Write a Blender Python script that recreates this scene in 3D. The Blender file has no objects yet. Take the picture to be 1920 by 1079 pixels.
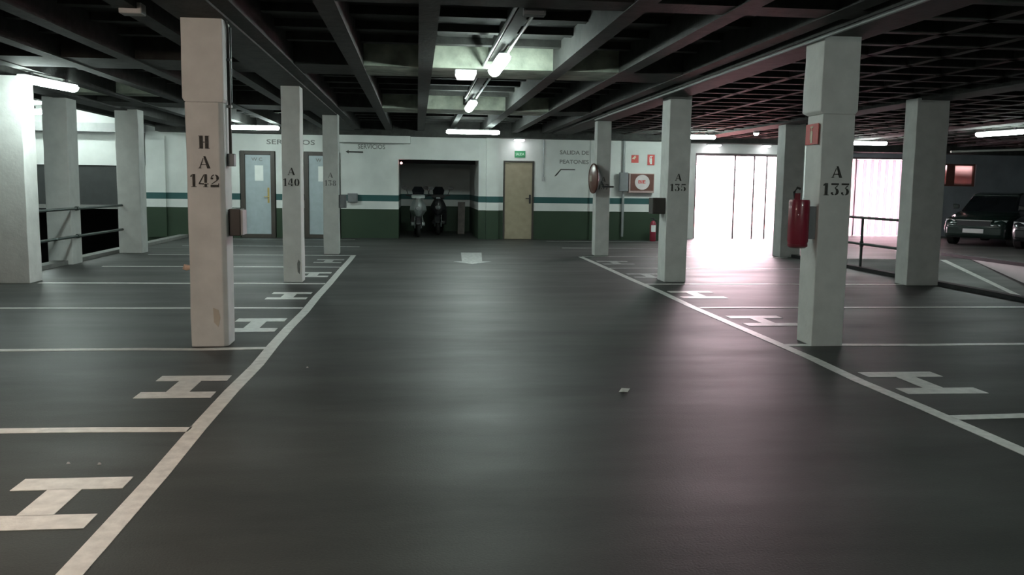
import bpy, bmesh, math, random
from mathutils import Vector, Matrix
random.seed(7)
PI = math.pi
SC = bpy.context.scene
COL = SC.collection

# ------------------------------------------------------------------ camera
CAMH = 1.45
yaw, pitch, roll = 0.108288, 0.114578, -0.013650
fw = Vector((math.sin(yaw)*math.cos(pitch), math.cos(yaw)*math.cos(pitch), -math.sin(pitch)))
rt = Vector((math.cos(yaw), -math.sin(yaw), 0)); up = rt.cross(fw)
r2 = rt*math.cos(roll) - up*math.sin(roll)
u2 = up*math.cos(roll) + rt*math.sin(roll)
cd = bpy.data.cameras.new('camera'); cam = bpy.data.objects.new('camera', cd); COL.objects.link(cam)
cam.matrix_world = Matrix(((r2.x, u2.x, -fw.x, 0), (r2.y, u2.y, -fw.y, 0), (r2.z, u2.z, -fw.z, CAMH), (0, 0, 0, 1)))
cd.sensor_width = 36; cd.lens = 1654.4/1920*36; cd.clip_start = 0.05; cd.clip_end = 300
SC.camera = cam
# ------------------------------------------------------------------ world, exposure
w = bpy.data.worlds.new('overcast_day'); SC.world = w; w.use_nodes = True
bg = w.node_tree.nodes['Background']
bg.inputs[0].default_value = (1.0, 0.75, 0.83, 1); bg.inputs[1].default_value = 42.0
SC.view_settings.view_transform = 'Standard'; SC.view_settings.look = 'None'
SC.view_settings.gamma = 1; SC.view_settings.use_curve_mapping = False
SC.view_settings.exposure = 0.0
# daylight portals in the real openings (they add no light of their own, they guide the sky's)
def portal(x0, x1, y, z0, z1):
    l = bpy.data.lights.new('daylight_portal', 'AREA'); l.shape = 'RECTANGLE'
    l.size = x1-x0; l.size_y = z1-z0; l.cycles.is_portal = True
    o = bpy.data.objects.new('daylight_portal', l); COL.objects.link(o)
    o.location = ((x0+x1)/2, y, (z0+z1)/2); o.rotation_euler = (-PI/2, 0, 0)
portal(8.03, 10.5, 25.3, 0, 2.47); portal(13.75, 15.8, 27.5, 0, 2.5); portal(16.8, 18.1, 27.5, 1.65, 2.35)
TUBE = 84.0       # radiance of the fluorescent diffusers

# ------------------------------------------------------------------ materials
MATS = {}
def mat(name, col, rough=0.6, metal=0.0, var=0.12, scale=6.0, bump=0.0, bscale=60.0, emit=None, spec=0.5, trans=0.0, coat=0.0):
    if name in MATS: return MATS[name]
    m = bpy.data.materials.new(name); m.use_nodes = True; nt = m.node_tree; N = nt.nodes; L = nt.links
    b = N['Principled BSDF']
    tc = N.new('ShaderNodeNewGeometry')
    nz = N.new('ShaderNodeTexNoise'); nz.inputs['Scale'].default_value = scale; nz.inputs['Detail'].default_value = 5
    L.new(tc.outputs['Position'], nz.inputs['Vector'])
    rp = N.new('ShaderNodeValToRGB')
    rp.color_ramp.elements[0].position = 0.3; rp.color_ramp.elements[1].position = 0.7
    rp.color_ramp.elements[0].color = tuple(c*(1-var) for c in col)+(1,)
    rp.color_ramp.elements[1].color = tuple(min(1, c*(1+var*0.6)) for c in col)+(1,)
    L.new(nz.outputs['Fac'], rp.inputs['Fac']); L.new(rp.outputs['Color'], b.inputs['Base Color'])
    b.inputs['Roughness'].default_value = rough; b.inputs['Metallic'].default_value = metal
    b.inputs['Specular IOR Level'].default_value = spec
    b.inputs['Transmission Weight'].default_value = trans
    b.inputs['Coat Weight'].default_value = coat
    if bump:
        n2 = N.new('ShaderNodeTexNoise'); n2.inputs['Scale'].default_value = bscale; n2.inputs['Detail'].default_value = 4
        L.new(tc.outputs['Position'], n2.inputs['Vector'])
        bp = N.new('ShaderNodeBump'); bp.inputs['Strength'].default_value = bump; bp.inputs['Distance'].default_value = 0.01
        L.new(n2.outputs['Fac'], bp.inputs['Height']); L.new(bp.outputs['Normal'], b.inputs['Normal'])
    if emit:
        b.inputs['Emission Color'].default_value = tuple(emit[:3])+(1,); b.inputs['Emission Strength'].default_value = emit[3]
    MATS[name] = m
    return m

def floor_mat(name, base, rmin, rmax):
    m = bpy.data.materials.new(name); m.use_nodes = True; nt = m.node_tree; N = nt.nodes; L = nt.links
    b = N['Principled BSDF']; g = N.new('ShaderNodeNewGeometry')
    mp = N.new('ShaderNodeMapping'); mp.inputs['Scale'].default_value = (0.35, 1.1, 1)
    L.new(g.outputs['Position'], mp.inputs['Vector'])
    a = N.new('ShaderNodeTexNoise'); a.inputs['Scale'].default_value = 1.3; a.inputs['Detail'].default_value = 6; a.inputs['Roughness'].default_value = 0.6
    L.new(mp.outputs['Vector'], a.inputs['Vector'])
    c = N.new('ShaderNodeTexNoise'); c.inputs['Scale'].default_value = 90; c.inputs['Detail'].default_value = 3
    L.new(g.outputs['Position'], c.inputs['Vector'])
    r = N.new('ShaderNodeValToRGB'); r.color_ramp.elements[0].position = 0.32; r.color_ramp.elements[1].position = 0.7
    r.color_ramp.elements[0].color = tuple(x*0.68 for x in base)+(1,); r.color_ramp.elements[1].color = tuple(x*1.3 for x in base)+(1,)
    L.new(a.outputs['Fac'], r.inputs['Fac'])
    mx = N.new('ShaderNodeMix'); mx.data_type = 'RGBA'; mx.blend_type = 'OVERLAY'; mx.inputs[0].default_value = 0.35
    L.new(r.outputs['Color'], mx.inputs[6]); L.new(c.outputs['Fac'], mx.inputs[7]); L.new(mx.outputs[2], b.inputs['Base Color'])
    rr = N.new('ShaderNodeMapRange'); rr.inputs[1].default_value = 0.3; rr.inputs[2].default_value = 0.7
    rr.inputs[3].default_value = rmax; rr.inputs[4].default_value = rmin
    L.new(a.outputs['Fac'], rr.inputs[0]); L.new(rr.outputs[0], b.inputs['Roughness'])
    bp = N.new('ShaderNodeBump'); bp.inputs['Strength'].default_value = 0.25; bp.inputs['Distance'].default_value = 0.004
    L.new(c.outputs['Fac'], bp.inputs['Height']); L.new(bp.outputs['Normal'], b.inputs['Normal'])
    b.inputs['Specular IOR Level'].default_value = 0.4
    MATS[name] = m; return m

def banded_wall():
    """white wall paint with a teal stripe and a dark green skirting band, by height"""
    m = bpy.data.materials.new('banded_wall_paint'); m.use_nodes = True; nt = m.node_tree; N = nt.nodes; L = nt.links
    b = N['Principled BSDF']; g = N.new('ShaderNodeNewGeometry'); s = N.new('ShaderNodeSeparateXYZ'); L.new(g.outputs['Position'], s.inputs[0])
    mr = N.new('ShaderNodeMath'); mr.operation = 'DIVIDE'; mr.inputs[1].default_value = 3.0; L.new(s.outputs['Z'], mr.inputs[0])
    r = N.new('ShaderNodeValToRGB'); r.color_ramp.interpolation = 'CONSTANT'
    E_ = r.color_ramp.elements; E_[0].position = 0; E_[0].color = (0.028, 0.056, 0.030, 1)
    E_[1].position = 0.785/3; E_[1].color = (0.74, 0.76, 0.74, 1)
    for p_, c_ in ((0.995/3, (0.024, 0.10, 0.10, 1)), (1.155/3, (0.74, 0.77, 0.75, 1))):
        e = E_.new(p_); e.color = c_
    L.new(mr.outputs[0], r.inputs['Fac'])
    nz = N.new('ShaderNodeTexNoise'); nz.inputs['Scale'].default_value = 1.5; nz.inputs['Detail'].default_value = 6; L.new(g.outputs['Position'], nz.inputs['Vector'])
    mp = N.new('ShaderNodeMapRange'); mp.inputs[1].default_value = 0.3; mp.inputs[2].default_value = 0.7; mp.inputs[3].default_value = 0.82; mp.inputs[4].default_value = 1.0
    L.new(nz.outputs['Fac'], mp.inputs[0])
    mx = N.new('ShaderNodeMix'); mx.data_type = 'RGBA'; mx.blend_type = 'MULTIPLY'; mx.inputs[0].default_value = 1
    L.new(r.outputs['Color'], mx.inputs[6]); L.new(mp.outputs[0], mx.inputs[7]); L.new(mx.outputs[2], b.inputs['Base Color'])
    b.inputs['Roughness'].default_value = 0.6
    MATS['banded'] = m; return m

M_floor = floor_mat('dark_asphalt', (0.043, 0.044, 0.041), 0.48, 0.58)
M_ramp = floor_mat('ramp_concrete', (0.13, 0.13, 0.125), 0.5, 0.7)
M_band = banded_wall()
M_white = mat('white_wall_paint', (0.74, 0.76, 0.74), 0.65, var=0.1, scale=2)
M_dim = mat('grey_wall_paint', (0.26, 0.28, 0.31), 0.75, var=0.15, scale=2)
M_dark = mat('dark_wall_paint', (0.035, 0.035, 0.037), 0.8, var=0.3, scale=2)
M_pil = mat('white_pillar_paint', (0.70, 0.71, 0.69), 0.6, var=0.10, scale=5, bump=0.25, bscale=25)
M_pil2 = mat('blueish_pillar_paint', (0.52, 0.56, 0.60), 0.6, var=0.10, scale=5)
M_ceil = mat('black_ceiling_paint', (0.028, 0.029, 0.026), 0.8, var=0.4, scale=5, bump=0.4, bscale=20)
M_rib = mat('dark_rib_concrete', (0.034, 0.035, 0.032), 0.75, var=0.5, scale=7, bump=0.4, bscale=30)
M_beam_lit = mat('lamplit_beam_tint', (0.40, 0.44, 0.36), 0.75, var=0.5, scale=4, bump=0.4, bscale=30)  # pale greenish tone paints lamp light onto the cross beams
M_line = mat('white_floor_paint', (0.74, 0.74, 0.71), 0.42, var=0.18, scale=14, bump=0.2)
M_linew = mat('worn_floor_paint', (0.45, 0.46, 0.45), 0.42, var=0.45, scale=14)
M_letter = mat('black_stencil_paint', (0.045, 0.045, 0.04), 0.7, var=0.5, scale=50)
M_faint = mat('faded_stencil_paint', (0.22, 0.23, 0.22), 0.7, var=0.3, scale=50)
M_diff = mat('lit_diffuser', (0.9, 0.95, 0.92), 0.4, emit=(0.84, 1.0, 0.94, TUBE))
M_warm = mat('lit_warm_diffuser', (0.95, 0.9, 0.85), 0.4, emit=(1.0, 0.80, 0.66, 150.0))
M_small = mat('lit_small_lamp', (0.95, 0.95, 1), 0.4, emit=(1, 0.97, 1.0, 14))
M_emer = mat('lit_emergency_lens', (0.95, 0.9, 0.95), 0.4, emit=(1, 0.93, 0.96, 5))
M_redled = mat('lit_red_lamp', (0.9, 0.3, 0.3), 0.4, emit=(1, 0.35, 0.35, 14))
M_grey = mat('grey_plastic', (0.20, 0.21, 0.22), 0.5)
M_lgrey = mat('light_grey_plastic', (0.45, 0.46, 0.46), 0.5)
M_pipe = mat('galvanised_steel', (0.32, 0.34, 0.34), 0.45, metal=0.4)
M_conduit = mat('pale_conduit', (0.5, 0.5, 0.48), 0.4)
M_rail = mat('dark_green_railing', (0.05, 0.07, 0.065), 0.45, metal=0.3)
M_black = mat('black_plastic', (0.02, 0.02, 0.022), 0.4)
M_dbrown = mat('dark_brown_metal', (0.055, 0.048, 0.042), 0.5)
M_paper = mat('white_paper', (0.85, 0.88, 0.85), 0.7, var=0.04)
M_wc = mat('pale_blue_door_paint', (0.40, 0.47, 0.50), 0.45, var=0.08)
M_frame = mat('dark_door_frame', (0.06, 0.052, 0.045), 0.5)
M_brass = mat('worn_brass', (0.5, 0.38, 0.14), 0.4, metal=0.6)
M_tan = mat('tan_door_paint', (0.36, 0.31, 0.22), 0.5, var=0.12)
M_red = mat('red_enamel', (0.30, 0.025, 0.05), 0.35, coat=0.3)
M_redd = mat('dark_red_enamel', (0.22, 0.012, 0.03), 0.4)
M_sign = mat('red_sign_print', (0.62, 0.06, 0.05), 0.5)
M_signy = mat('pale_sign_print', (0.75, 0.62, 0.45), 0.5)
M_gsign = mat('green_sign_print', (0.04, 0.26, 0.11), 0.5)
M_gsignw = mat('pale_green_print', (0.5, 0.75, 0.58), 0.5)
M_mbrown = mat('red_brown_enamel', (0.15, 0.06, 0.045), 0.4)
M_car = mat('dark_car_paint', (0.012, 0.014, 0.016), 0.25, coat=0.6)
M_car2 = mat('dark_green_car_paint', (0.010, 0.020, 0.017), 0.25, coat=0.6)
M_glass = mat('dark_glass', (0.01, 0.012, 0.014), 0.08)
M_tyre = mat('tyre_rubber', (0.012, 0.012, 0.012), 0.8)
M_chrome = mat('chrome', (0.6, 0.62, 0.63), 0.2, metal=1)
M_silver = mat('silver_scooter_paint', (0.36, 0.40, 0.39), 0.3, metal=0.5)
M_lens = mat('headlight_lens', (0.35, 0.37, 0.37), 0.15)
M_kerb = mat('kerb_concrete', (0.22, 0.22, 0.21), 0.8)
M_wood = mat('grey_wood', (0.14, 0.12, 0.11), 0.7, var=0.3)
M_out = mat('red_paving', (0.42, 0.16, 0.14), 0.7, var=0.2)
M_outw = mat('pale_plaster', (0.75, 0.62, 0.62), 0.8)
M_steel = mat('gate_steel', (0.2, 0.17, 0.18), 0.5, metal=0.4)
M_beige = mat('beige_foam', (0.72, 0.52, 0.40), 0.8)
def sheet_mat(c=(0.92, 0.90, 0.92), dc=(0.7, 0.68, 0.7)):
    m = bpy.data.materials.new('translucent_sheet'); m.use_nodes = True; nt = m.node_tree; N = nt.nodes; L = nt.links
    N.remove(N['Principled BSDF']); o = N['Material Output']
    nz = N.new('ShaderNodeTexNoise'); nz.inputs['Scale'].default_value = 3
    rp = N.new('ShaderNodeValToRGB'); rp.color_ramp.elements[0].color = tuple(x*.9 for x in c)+(1,); rp.color_ramp.elements[1].color = c+(1,)
    L.new(nz.outputs[0], rp.inputs[0])
    t = N.new('ShaderNodeBsdfTranslucent'); d = N.new('ShaderNodeBsdfDiffuse'); mx = N.new('ShaderNodeMixShader'); mx.inputs[0].default_value = 0.25
    L.new(rp.outputs[0], t.inputs[0]); d.inputs[0].default_value = dc+(1,); L.new(t.outputs[0], mx.inputs[1]); L.new(d.outputs[0], mx.inputs[2]); L.new(mx.outputs[0], o.inputs[0])
    return m
M_sheet = sheet_mat(); M_sheet_shade = sheet_mat((0.36, 0.34, 0.36))  # darker copy puts the shading between the gate ribs into the colour

# ------------------------------------------------------------------ helpers
def B(): return bmesh.new()
def box(bm, x0, x1, y0, y1, z0, z1):
    v = [bm.verts.new(p) for p in ((x0,y0,z0),(x1,y0,z0),(x1,y1,z0),(x0,y1,z0),(x0,y0,z1),(x1,y0,z1),(x1,y1,z1),(x0,y1,z1))]
    for f in ((0,3,2,1),(4,5,6,7),(0,1,5,4),(1,2,6,5),(2,3,7,6),(3,0,4,7)): bm.faces.new([v[i] for i in f])
    return bm
def loft(bm, rings, cap=True):
    R = [[bm.verts.new(p) for p in r] for r in rings]; n = len(R[0])
    for a, b in zip(R, R[1:]):
        for i in range(n): bm.faces.new((a[i], a[(i+1) % n], b[(i+1) % n], b[i]))
    if cap: bm.faces.new(list(reversed(R[0]))); bm.faces.new(R[-1])
    return bm
def tube(bm, pts, r, n=10, radii=None):
    pts = [Vector(p) for p in pts]; rings = []
    for i, p in enumerate(pts):
        d = (pts[min(i+1, len(pts)-1)] - pts[max(i-1, 0)]).normalized()
        a = Vector((0, 0, 1)) if abs(d.z) < 0.9 else Vector((1, 0, 0))
        s = d.cross(a).normalized(); t = s.cross(d)
        rr = radii[i] if radii else r
        rings.append([p + s*rr*math.cos(2*PI*k/n) + t*rr*math.sin(2*PI*k/n) for k in range(n)])
    return loft(bm, rings)
def prism(bm, poly, y0, y1):          # poly in x,z extruded along y
    a = [bm.verts.new((x, y0, z)) for x, z in poly]; b = [bm.verts.new((x, y1, z)) for x, z in poly]; n = len(poly)
    bm.faces.new(a); bm.faces.new(list(reversed(b)))
    for i in range(n): bm.faces.new((a[i], b[i], b[(i+1) % n], a[(i+1) % n]))
    return bm
def prismz(bm, poly, z0, z1):         # poly in x,y extruded along z
    return loft(bm, [[(x, y, z0) for x, y in poly], [(x, y, z1) for x, y in poly]])
def obj(name, bm, m, parent=None, bevel=0.0, smooth=False, label=None):
    bmesh.ops.recalc_face_normals(bm, faces=bm.faces)
    if parent is not None:
        q = parent; off = Vector((0, 0, 0))
        while q is not None: off += q.location; q = q.parent
        loc = Vector((0, 0, 0))
    else:
        xs = [v.co.x for v in bm.verts]; ys = [v.co.y for v in bm.verts]; zs = [v.co.z for v in bm.verts]
        off = Vector(((min(xs)+max(xs))/2, (min(ys)+max(ys))/2, min(zs))); loc = off
    bmesh.ops.translate(bm, verts=bm.verts, vec=-off)
    me = bpy.data.meshes.new(name); bm.to_mesh(me); bm.free(); me.materials.append(m)
    o = bpy.data.objects.new(name, me); COL.objects.link(o); o.location = loc
    if parent is not None: o.parent = parent
    if smooth:
        for p in me.polygons: p.use_smooth = True
        me.set_sharp_from_angle(angle=math.radians(38))
    if bevel:
        b = o.modifiers.new('bevel', 'BEVEL'); b.width = bevel; b.segments = 2; b.limit_method = 'ANGLE'
    if label: o['label'] = label
    return o
def struct(name, bm, m, parent=None, **k):
    o = obj(name, bm, m, parent, **k)
    if parent is None: o['kind'] = 'structure'
    return o
def tag(o, label, cat, group=None):
    o['label'] = label; o['category'] = cat
    if group: o['group'] = group
    return o
def thing(name, label, cat, loc=(0, 0, 0), group=None):
    o = bpy.data.objects.new(name, None); COL.objects.link(o); o.location = loc; o.empty_display_size = 0.1
    return tag(o, label, cat, group)
def sthing(name, loc):
    o = bpy.data.objects.new(name, None); COL.objects.link(o); o.location = loc; o['kind'] = 'structure'; return o
def dup(root, loc, rz, label=None, parent=None):
    r = root.copy(); COL.objects.link(r); r.location = loc; r.rotation_euler = (0, 0, rz)
    if label: r['label'] = label
    for ch in list(root.children):
        c = ch.copy(); COL.objects.link(c); c.parent = r
        for g in list(ch.children):
            d = g.copy(); COL.objects.link(d); d.parent = c
    return r

# ------------------------------------------------------------------ lettering
def arc(cx, cy, ro, ri, a0, a1, n=12):
    """tapering crescent: outer radii ro=(x,y), inner radii ri=(x,y)"""
    o = [(cx+ro[0]*math.cos(a0+(a1-a0)*i/n), cy+ro[1]*math.sin(a0+(a1-a0)*i/n)) for i in range(n+1)]
    q = [(cx+ri[0]*math.cos(a0+(a1-a0)*i/n), cy+ri[1]*math.sin(a0+(a1-a0)*i/n)) for i in range(n+1)]
    return [[o[i], o[i+1], q[i+1], q[i]] for i in range(n)]
def rc(x0, y0, x1, y1): return [(x0, y0), (x1, y0), (x1, y1), (x0, y1)]
D = math.radians
GL = {
 'H': (0.80, [rc(.06,0,.32,1), rc(.48,0,.74,1), rc(.35,.46,.45,.53), rc(0,0,.04,.05), rc(0,.95,.04,1), rc(.76,0,.8,.05), rc(.76,.95,.8,1)]),
 'A': (0.84, [[(.36,1),(.44,.98),(.62,.0),(.80,.0),(.50,1)][0:1]+[(.60,0),(.82,0),(.50,1)], [(.06,.04),(.12,.04),(.36,.80),(.33,.86)], rc(.20,.28,.54,.34), rc(0,0,.2,.05)]),
 '1': (0.52, [rc(.18,.05,.40,1), [(0,.78),(.14,.80),(.14,.98),(.05,.9)], rc(.08,0,.5,.05)]),
 '4': (0.78, [[(.0,.30),(.09,.30),(.42,.86),(.42,1)], rc(.46,.34,.66,1), rc(.0,.22,.42,.30), rc(.46,.0,.66,.26), rc(.69,.22,.78,.30), rc(.36,0,.42,.05), rc(.69,0,.75,.05)]),
 '2': (0.74, arc(.36,.72,(.34,.28),(.13,.22),D(-35),D(78))+arc(.36,.72,(.30,.28),(.24,.20),D(102),D(180))+[rc(.04,.62,.22,.74), [(.05,.24),(.16,.24),(.62,.54),(.54,.58)], rc(.02,0,.70,.19), rc(.64,.19,.70,.30)]),
 '0': (0.78, arc(.38,.5,(.38,.5),(.15,.42),D(-76),D(76))+arc(.38,.5,(.38,.5),(.15,.42),D(104),D(256))),
 '8': (0.74, arc(.36,.25,(.34,.27),(.13,.19),D(-78),D(78))+arc(.36,.25,(.34,.27),(.13,.19),D(102),D(258))+arc(.36,.76,(.29,.24),(.11,.17),D(-78),D(78))+arc(.36,.76,(.29,.24),(.11,.17),D(102),D(258))),
 '3': (0.72, [rc(.02,.86,.66,1), [(.30,.58),(.38,.58),(.62,.82),(.50,.82)]]+arc(.34,.30,(.34,.30),(.12,.23),D(-80),D(80))+[rc(.02,.10,.18,.26), rc(.10,.02,.26,.09)]),
 '7': (0.70, [rc(.0,.82,.68,1), [(.14,0),(.36,0),(.66,.78),(.50,.78)]]),
 '5': (0.72, [rc(.06,.86,.66,1), rc(.06,.52,.12,.82)]+arc(.34,.32,(.34,.32),(.12,.24),D(-80),D(85))+[rc(.02,.10,.18,.26)]),
}
def stencil(bm, text, x0, x1, z0, z1, y, t=0.003):
    """letters facing -y, between x0..x1, z0..z1"""
    gap = 0.16; W = sum(GL[c][0] for c in text)+gap*(len(text)-1)
    sx = (x1-x0)/W; sz = z1-z0; cx = x0
    for c in text:
        wd, polys = GL[c]
        for p in polys: prism(bm, [(cx+a*sx, z0+b*sz) for a, b in p], y-t, y)
        cx += (wd+gap)*sx
    return bm
def font(name, text, width, height, loc, m, parent, rx=PI/2, rz=0, label=None, t=0.002):
    c = bpy.data.curves.new(name, 'FONT'); c.body = text; c.align_x = 'CENTER'; c.align_y = 'CENTER'; c.extrude = t; c.offset = 0.018; c.resolution_u = 3
    o = bpy.data.objects.new(name, c); COL.objects.link(o)
    bpy.context.view_layer.update()
    dg = bpy.context.evaluated_depsgraph_get(); me = bpy.data.meshes.new_from_object(o.evaluated_get(dg))
    bpy.data.objects.remove(o)
    xs = [v.co.x for v in me.vertices]; ys = [v.co.y for v in me.vertices]
    sx = width/(max(xs)-min(xs)); sy = height/(max(ys)-min(ys)); cx = (max(xs)+min(xs))/2; cy = (max(ys)+min(ys))/2
    for v in me.vertices: v.co = Vector(((v.co.x-cx)*sx, (v.co.y-cy)*sy, v.co.z))
    me.materials.clear(); me.materials.append(m)
    n = bpy.data.objects.new(name, me); COL.objects.link(n)
    q = parent; off = Vector((0, 0, 0))
    while q is not None: off += q.location; q = q.parent
    n.location = Vector(loc)-off; n.rotation_euler = (rx, 0, rz); n.parent = parent
    if label: n['label'] = label
    return n

# ================================================================== SETTING
YB = 24.0
floor = sthing('floor', (0, 0, 0))
b = B(); box(b, -14, 8.2, -8, 13.5, -0.3, 0); obj('slab', b, M_floor, floor)
b = B(); box(b, -6.05, 8.2, 13.5, 28.2, -0.3, 0); obj('slab', b, M_floor, floor)
b = B(); box(b, 8.2, 11.95, 17.9, 28, -0.3, 0); obj('slab', b, M_floor, floor)
b = B(); box(b, 12.03, 20, -8, 28, -0.3, 0); obj('slab', b, M_floor, floor)
# painted lines
XL, XR, Y0, SP = -1.274, 3.393, 5.242, 2.582
def line(pts, wd, m=M_line, name='aisle_line', label=None):
    b = B(); n = len(pts); Lf = []; Rt = []
    for i, (x, y) in enumerate(pts):
        d = (Vector(pts[min(i+1, n-1)])-Vector(pts[max(i-1, 0)])).normalized(); nn = Vector((-d.y, d.x))*wd/2
        Lf.append((x+nn.x, y+nn.y)); Rt.append((x-nn.x, y-nn.y))
    for i in range(n-1):
        prismz(b, [Rt[i], Rt[i+1], Lf[i+1], Lf[i]], -0.001, 0.003)
    return obj(name, b, m, floor, label=label)
random.seed(3)
line([(XL+random.uniform(-.012, .012), y) for y in [-2, 1, 2.7, 3.5, 4.4, 5.2, 6.2, 7.1, 8, 9, 10.1, 11.5, 13, 15, 17, 18.2]], 0.10, label='long white line along the left bays')
line([(XR+random.uniform(-.02, .02), y) for y in [-2, 1, 3, 4.5, 5.5, 6.3, 7.2, 8, 9.2, 10.5, 12, 13.5, 15, 16.5, 18.1]], 0.10, label='long white line along the right bays')
for k in range(-2, 8):
    y = Y0+k*SP; m = M_line if k < 6 else M_linew; wd = 0.10 if k < 4 else 0.085
    xs = [XL-0.05, -1.9, -2.4, -3.2, -4.2, -5.3]
    if k == 7: xs = [-1.6, -3.5, -3.9, -5.2]
    line([(x, y+random.uniform(-.02, .02)) for x in xs], wd, m, 'bay_line')
    xs = [XR+0.05, 4.0, 4.8, 5.8, 6.8, 7.9]
    line([(x, y+random.uniform(-.02, .02)) for x in xs], wd, m, 'bay_line')
def letter_h(x0, x1, ya, yb, m=M_line):
    """H lying on its side: two long bars along x joined by a bar along y"""
    b = B(); h = yb-ya; cx = (x0+x1)/2
    t = h*0.25; s = random.uniform(-.015, .015)
    for (p, q) in ((ya, ya+t), (yb-t, yb)): prismz(b, [(x0, p+s), (x1, p), (x1, q-s*0.5), (x0, q)], -0.001, 0.003)
    prismz(b, [(cx-.085, ya+t-.004), (cx+.07, ya+t-.004), (cx+.07, yb-t+.004), (cx-.085, yb-t+.004)], -0.001, 0.003)
    obj('letter_marking', b, m, floor)
for ya, yb in ((3.72, 4.38), (6.02, 6.72), (8.72, 9.60), (11.2, 11.93), (13.9, 14.65), (16.4, 17.2)):
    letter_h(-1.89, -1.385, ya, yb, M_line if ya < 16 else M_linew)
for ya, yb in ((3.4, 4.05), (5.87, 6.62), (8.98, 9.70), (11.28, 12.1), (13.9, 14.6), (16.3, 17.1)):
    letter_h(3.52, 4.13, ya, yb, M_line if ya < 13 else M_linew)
b = B(); prismz(b, [(0.86, 16.85), (1.25, 16.87), (1.40, 19.1), (0.95, 19.08)], -0.001, 0.003)
prismz(b, [(1.03, 16.3), (1.42, 16.85), (0.70, 16.83)], -0.001, 0.003); obj('arrow_marking', b, M_linew, floor, label='worn white arrow painted on the aisle')
# ramp on the right, dropping towards the camera
SL = 0.19
def rz(y): return -(17.9-y)*SL
ramp = sthing('trim_1', (10, 6, 0))
b = B(); prism(b, [(0, 0)]*0 or [(0, 0), (1, 0), (1, 1)], 0, 1); b.free()
b = B(); loft(b, [[(8.2, y, rz(y)-.3), (11.95, y, rz(y)-.3), (11.95, y, rz(y)), (8.2, y, rz(y))] for y in (17.9, 6.0, -8)]); obj('ramp_surface', b, M_ramp, ramp)
b = B(); loft(b, [[(11.2, y, rz(y)-.001), (11.34, y, rz(y)-.001), (11.34, y, rz(y)+.004), (11.2, y, rz(y)+.004)] for y in (17.85, 12, 6)]); obj('ramp_line', b, M_line, ramp)
b = B(); box(b, 11.95, 12.03, -8, 18.0, -4.9, 0.0); obj('side_wall', b, M_white, ramp)
b = B(); box(b, 11.94, 12.12, 3, 19.0, 0.001, 0.07); obj('kerb', b, M_dark, ramp)
b = B(); box(b, 8.06, 8.2, -8, 18.6, -4.9, 0.06); obj('kerb', b, M_dark, ramp)
b = B(); loft(b, [[(12.45, y, -.001), (12.57, y, -.001), (12.57, y, .003), (12.45, y, .003)] for y in (12, 17.9)]); obj('lane_line', b, M_line, ramp)
# ramp on the left, dropping away
ramp2 = sthing('trim_2', (-9, 18, 0))
b = B(); loft(b, [[(-13, y, -(y-13.5)*SL-.3), (-6.05, y, -(y-13.5)*SL-.3), (-6.05, y, -(y-13.5)*SL), (-13, y, -(y-13.5)*SL)] for y in (13.5, 24, 31)]); obj('ramp_surface', b, M_ramp, ramp2)
b = B(); box(b, -6.2, -5.98, 13.5, 24, -2.4, 0.07); obj('kerb', b, M_kerb, ramp2)
# walls
def wall(name, boxes, m):
    b = B()
    for q in boxes: box(b, *q)
    return struct(name, b, m)
wall('wall_back', [(-7.15, -4.63, YB, YB+.25, -2.6, 3.2), (-4.63, -2.9, YB, YB+.25, 2.27, 3.2), (-3.70, -2.98, YB, YB+.25, -.01, 2.27),
                   (-2.9, -2.02, YB, YB+.25, 2.27, 3.2), (-2.02, -0.49, YB, YB+.25, -.01, 3.2),
                   (-0.49, 1.66, YB+.02, YB+.27, 2.12, 3.2), (1.66, 2.33, YB, YB+.25, -.01, 3.2), (2.33, 3.17, YB, YB+.25, 2.13, 3.2),
                   (3.17, 7.1, YB, YB+.25, -.01, 3.2)], M_band)
b = B(); box(b, 1.86, 2.20, YB-.14, YB, 0, 2.95); obj('pilaster', b, M_band, bpy.data.objects['wall_back'])
b = B(); box(b, -2.1, -0.17, YB-.35, YB, 2.53, 2.74); obj('soffit', b, M_white, bpy.data.objects['wall_back'], bevel=.01)
b = B(); box(b, 4.72, 5.3, YB-.05, YB, 0, 2.9); obj('pilaster', b, M_band, bpy.data.objects['wall_back'])
b = B(); box(b, -6.98, -6.5, YB-.06, YB, 0, 2.62); obj('pilaster', b, M_band, bpy.data.objects['wall_back'])
wall('wall_lightstop', [(-5.2, -1.2, 25.6, 25.7, 0, 3.0), (-5.3, -5.2, YB+.25, 25.7, 0, 3.0), (-1.2, -1.1, YB+.25, 25.7, 0, 3.0), (-5.3, -1.1, YB+.25, 25.7, 3.0, 3.1), (2.1, 3.4, 25.6, 25.7, 0, 3.0), (2.0, 2.1, YB+.25, 25.7, 0, 3.0), (3.4, 3.5, YB+.25, 25.7, 0, 3.0), (2.0, 3.5, YB+.25, 25.7, 3.0, 3.1)], M_dark)  # added enclosures behind the doors, unseen, to block daylight leaking round the frames
wall('wall_alcove', [(-0.49, 1.66, 28, 28.2, 0, 2.6), (-0.69, -0.49, YB+.25, 28.2, 0, 3.2), (1.66, 1.86, YB+.25, 28.2, 0, 3.2)], M_band)
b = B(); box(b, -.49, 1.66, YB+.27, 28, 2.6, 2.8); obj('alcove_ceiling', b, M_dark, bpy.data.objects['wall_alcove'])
b = B(); box(b, -.49, 1.66, 25.4, 25.7, 2.05, 2.6); obj('lintel', b, M_dark, bpy.data.objects['wall_alcove'])
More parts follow.
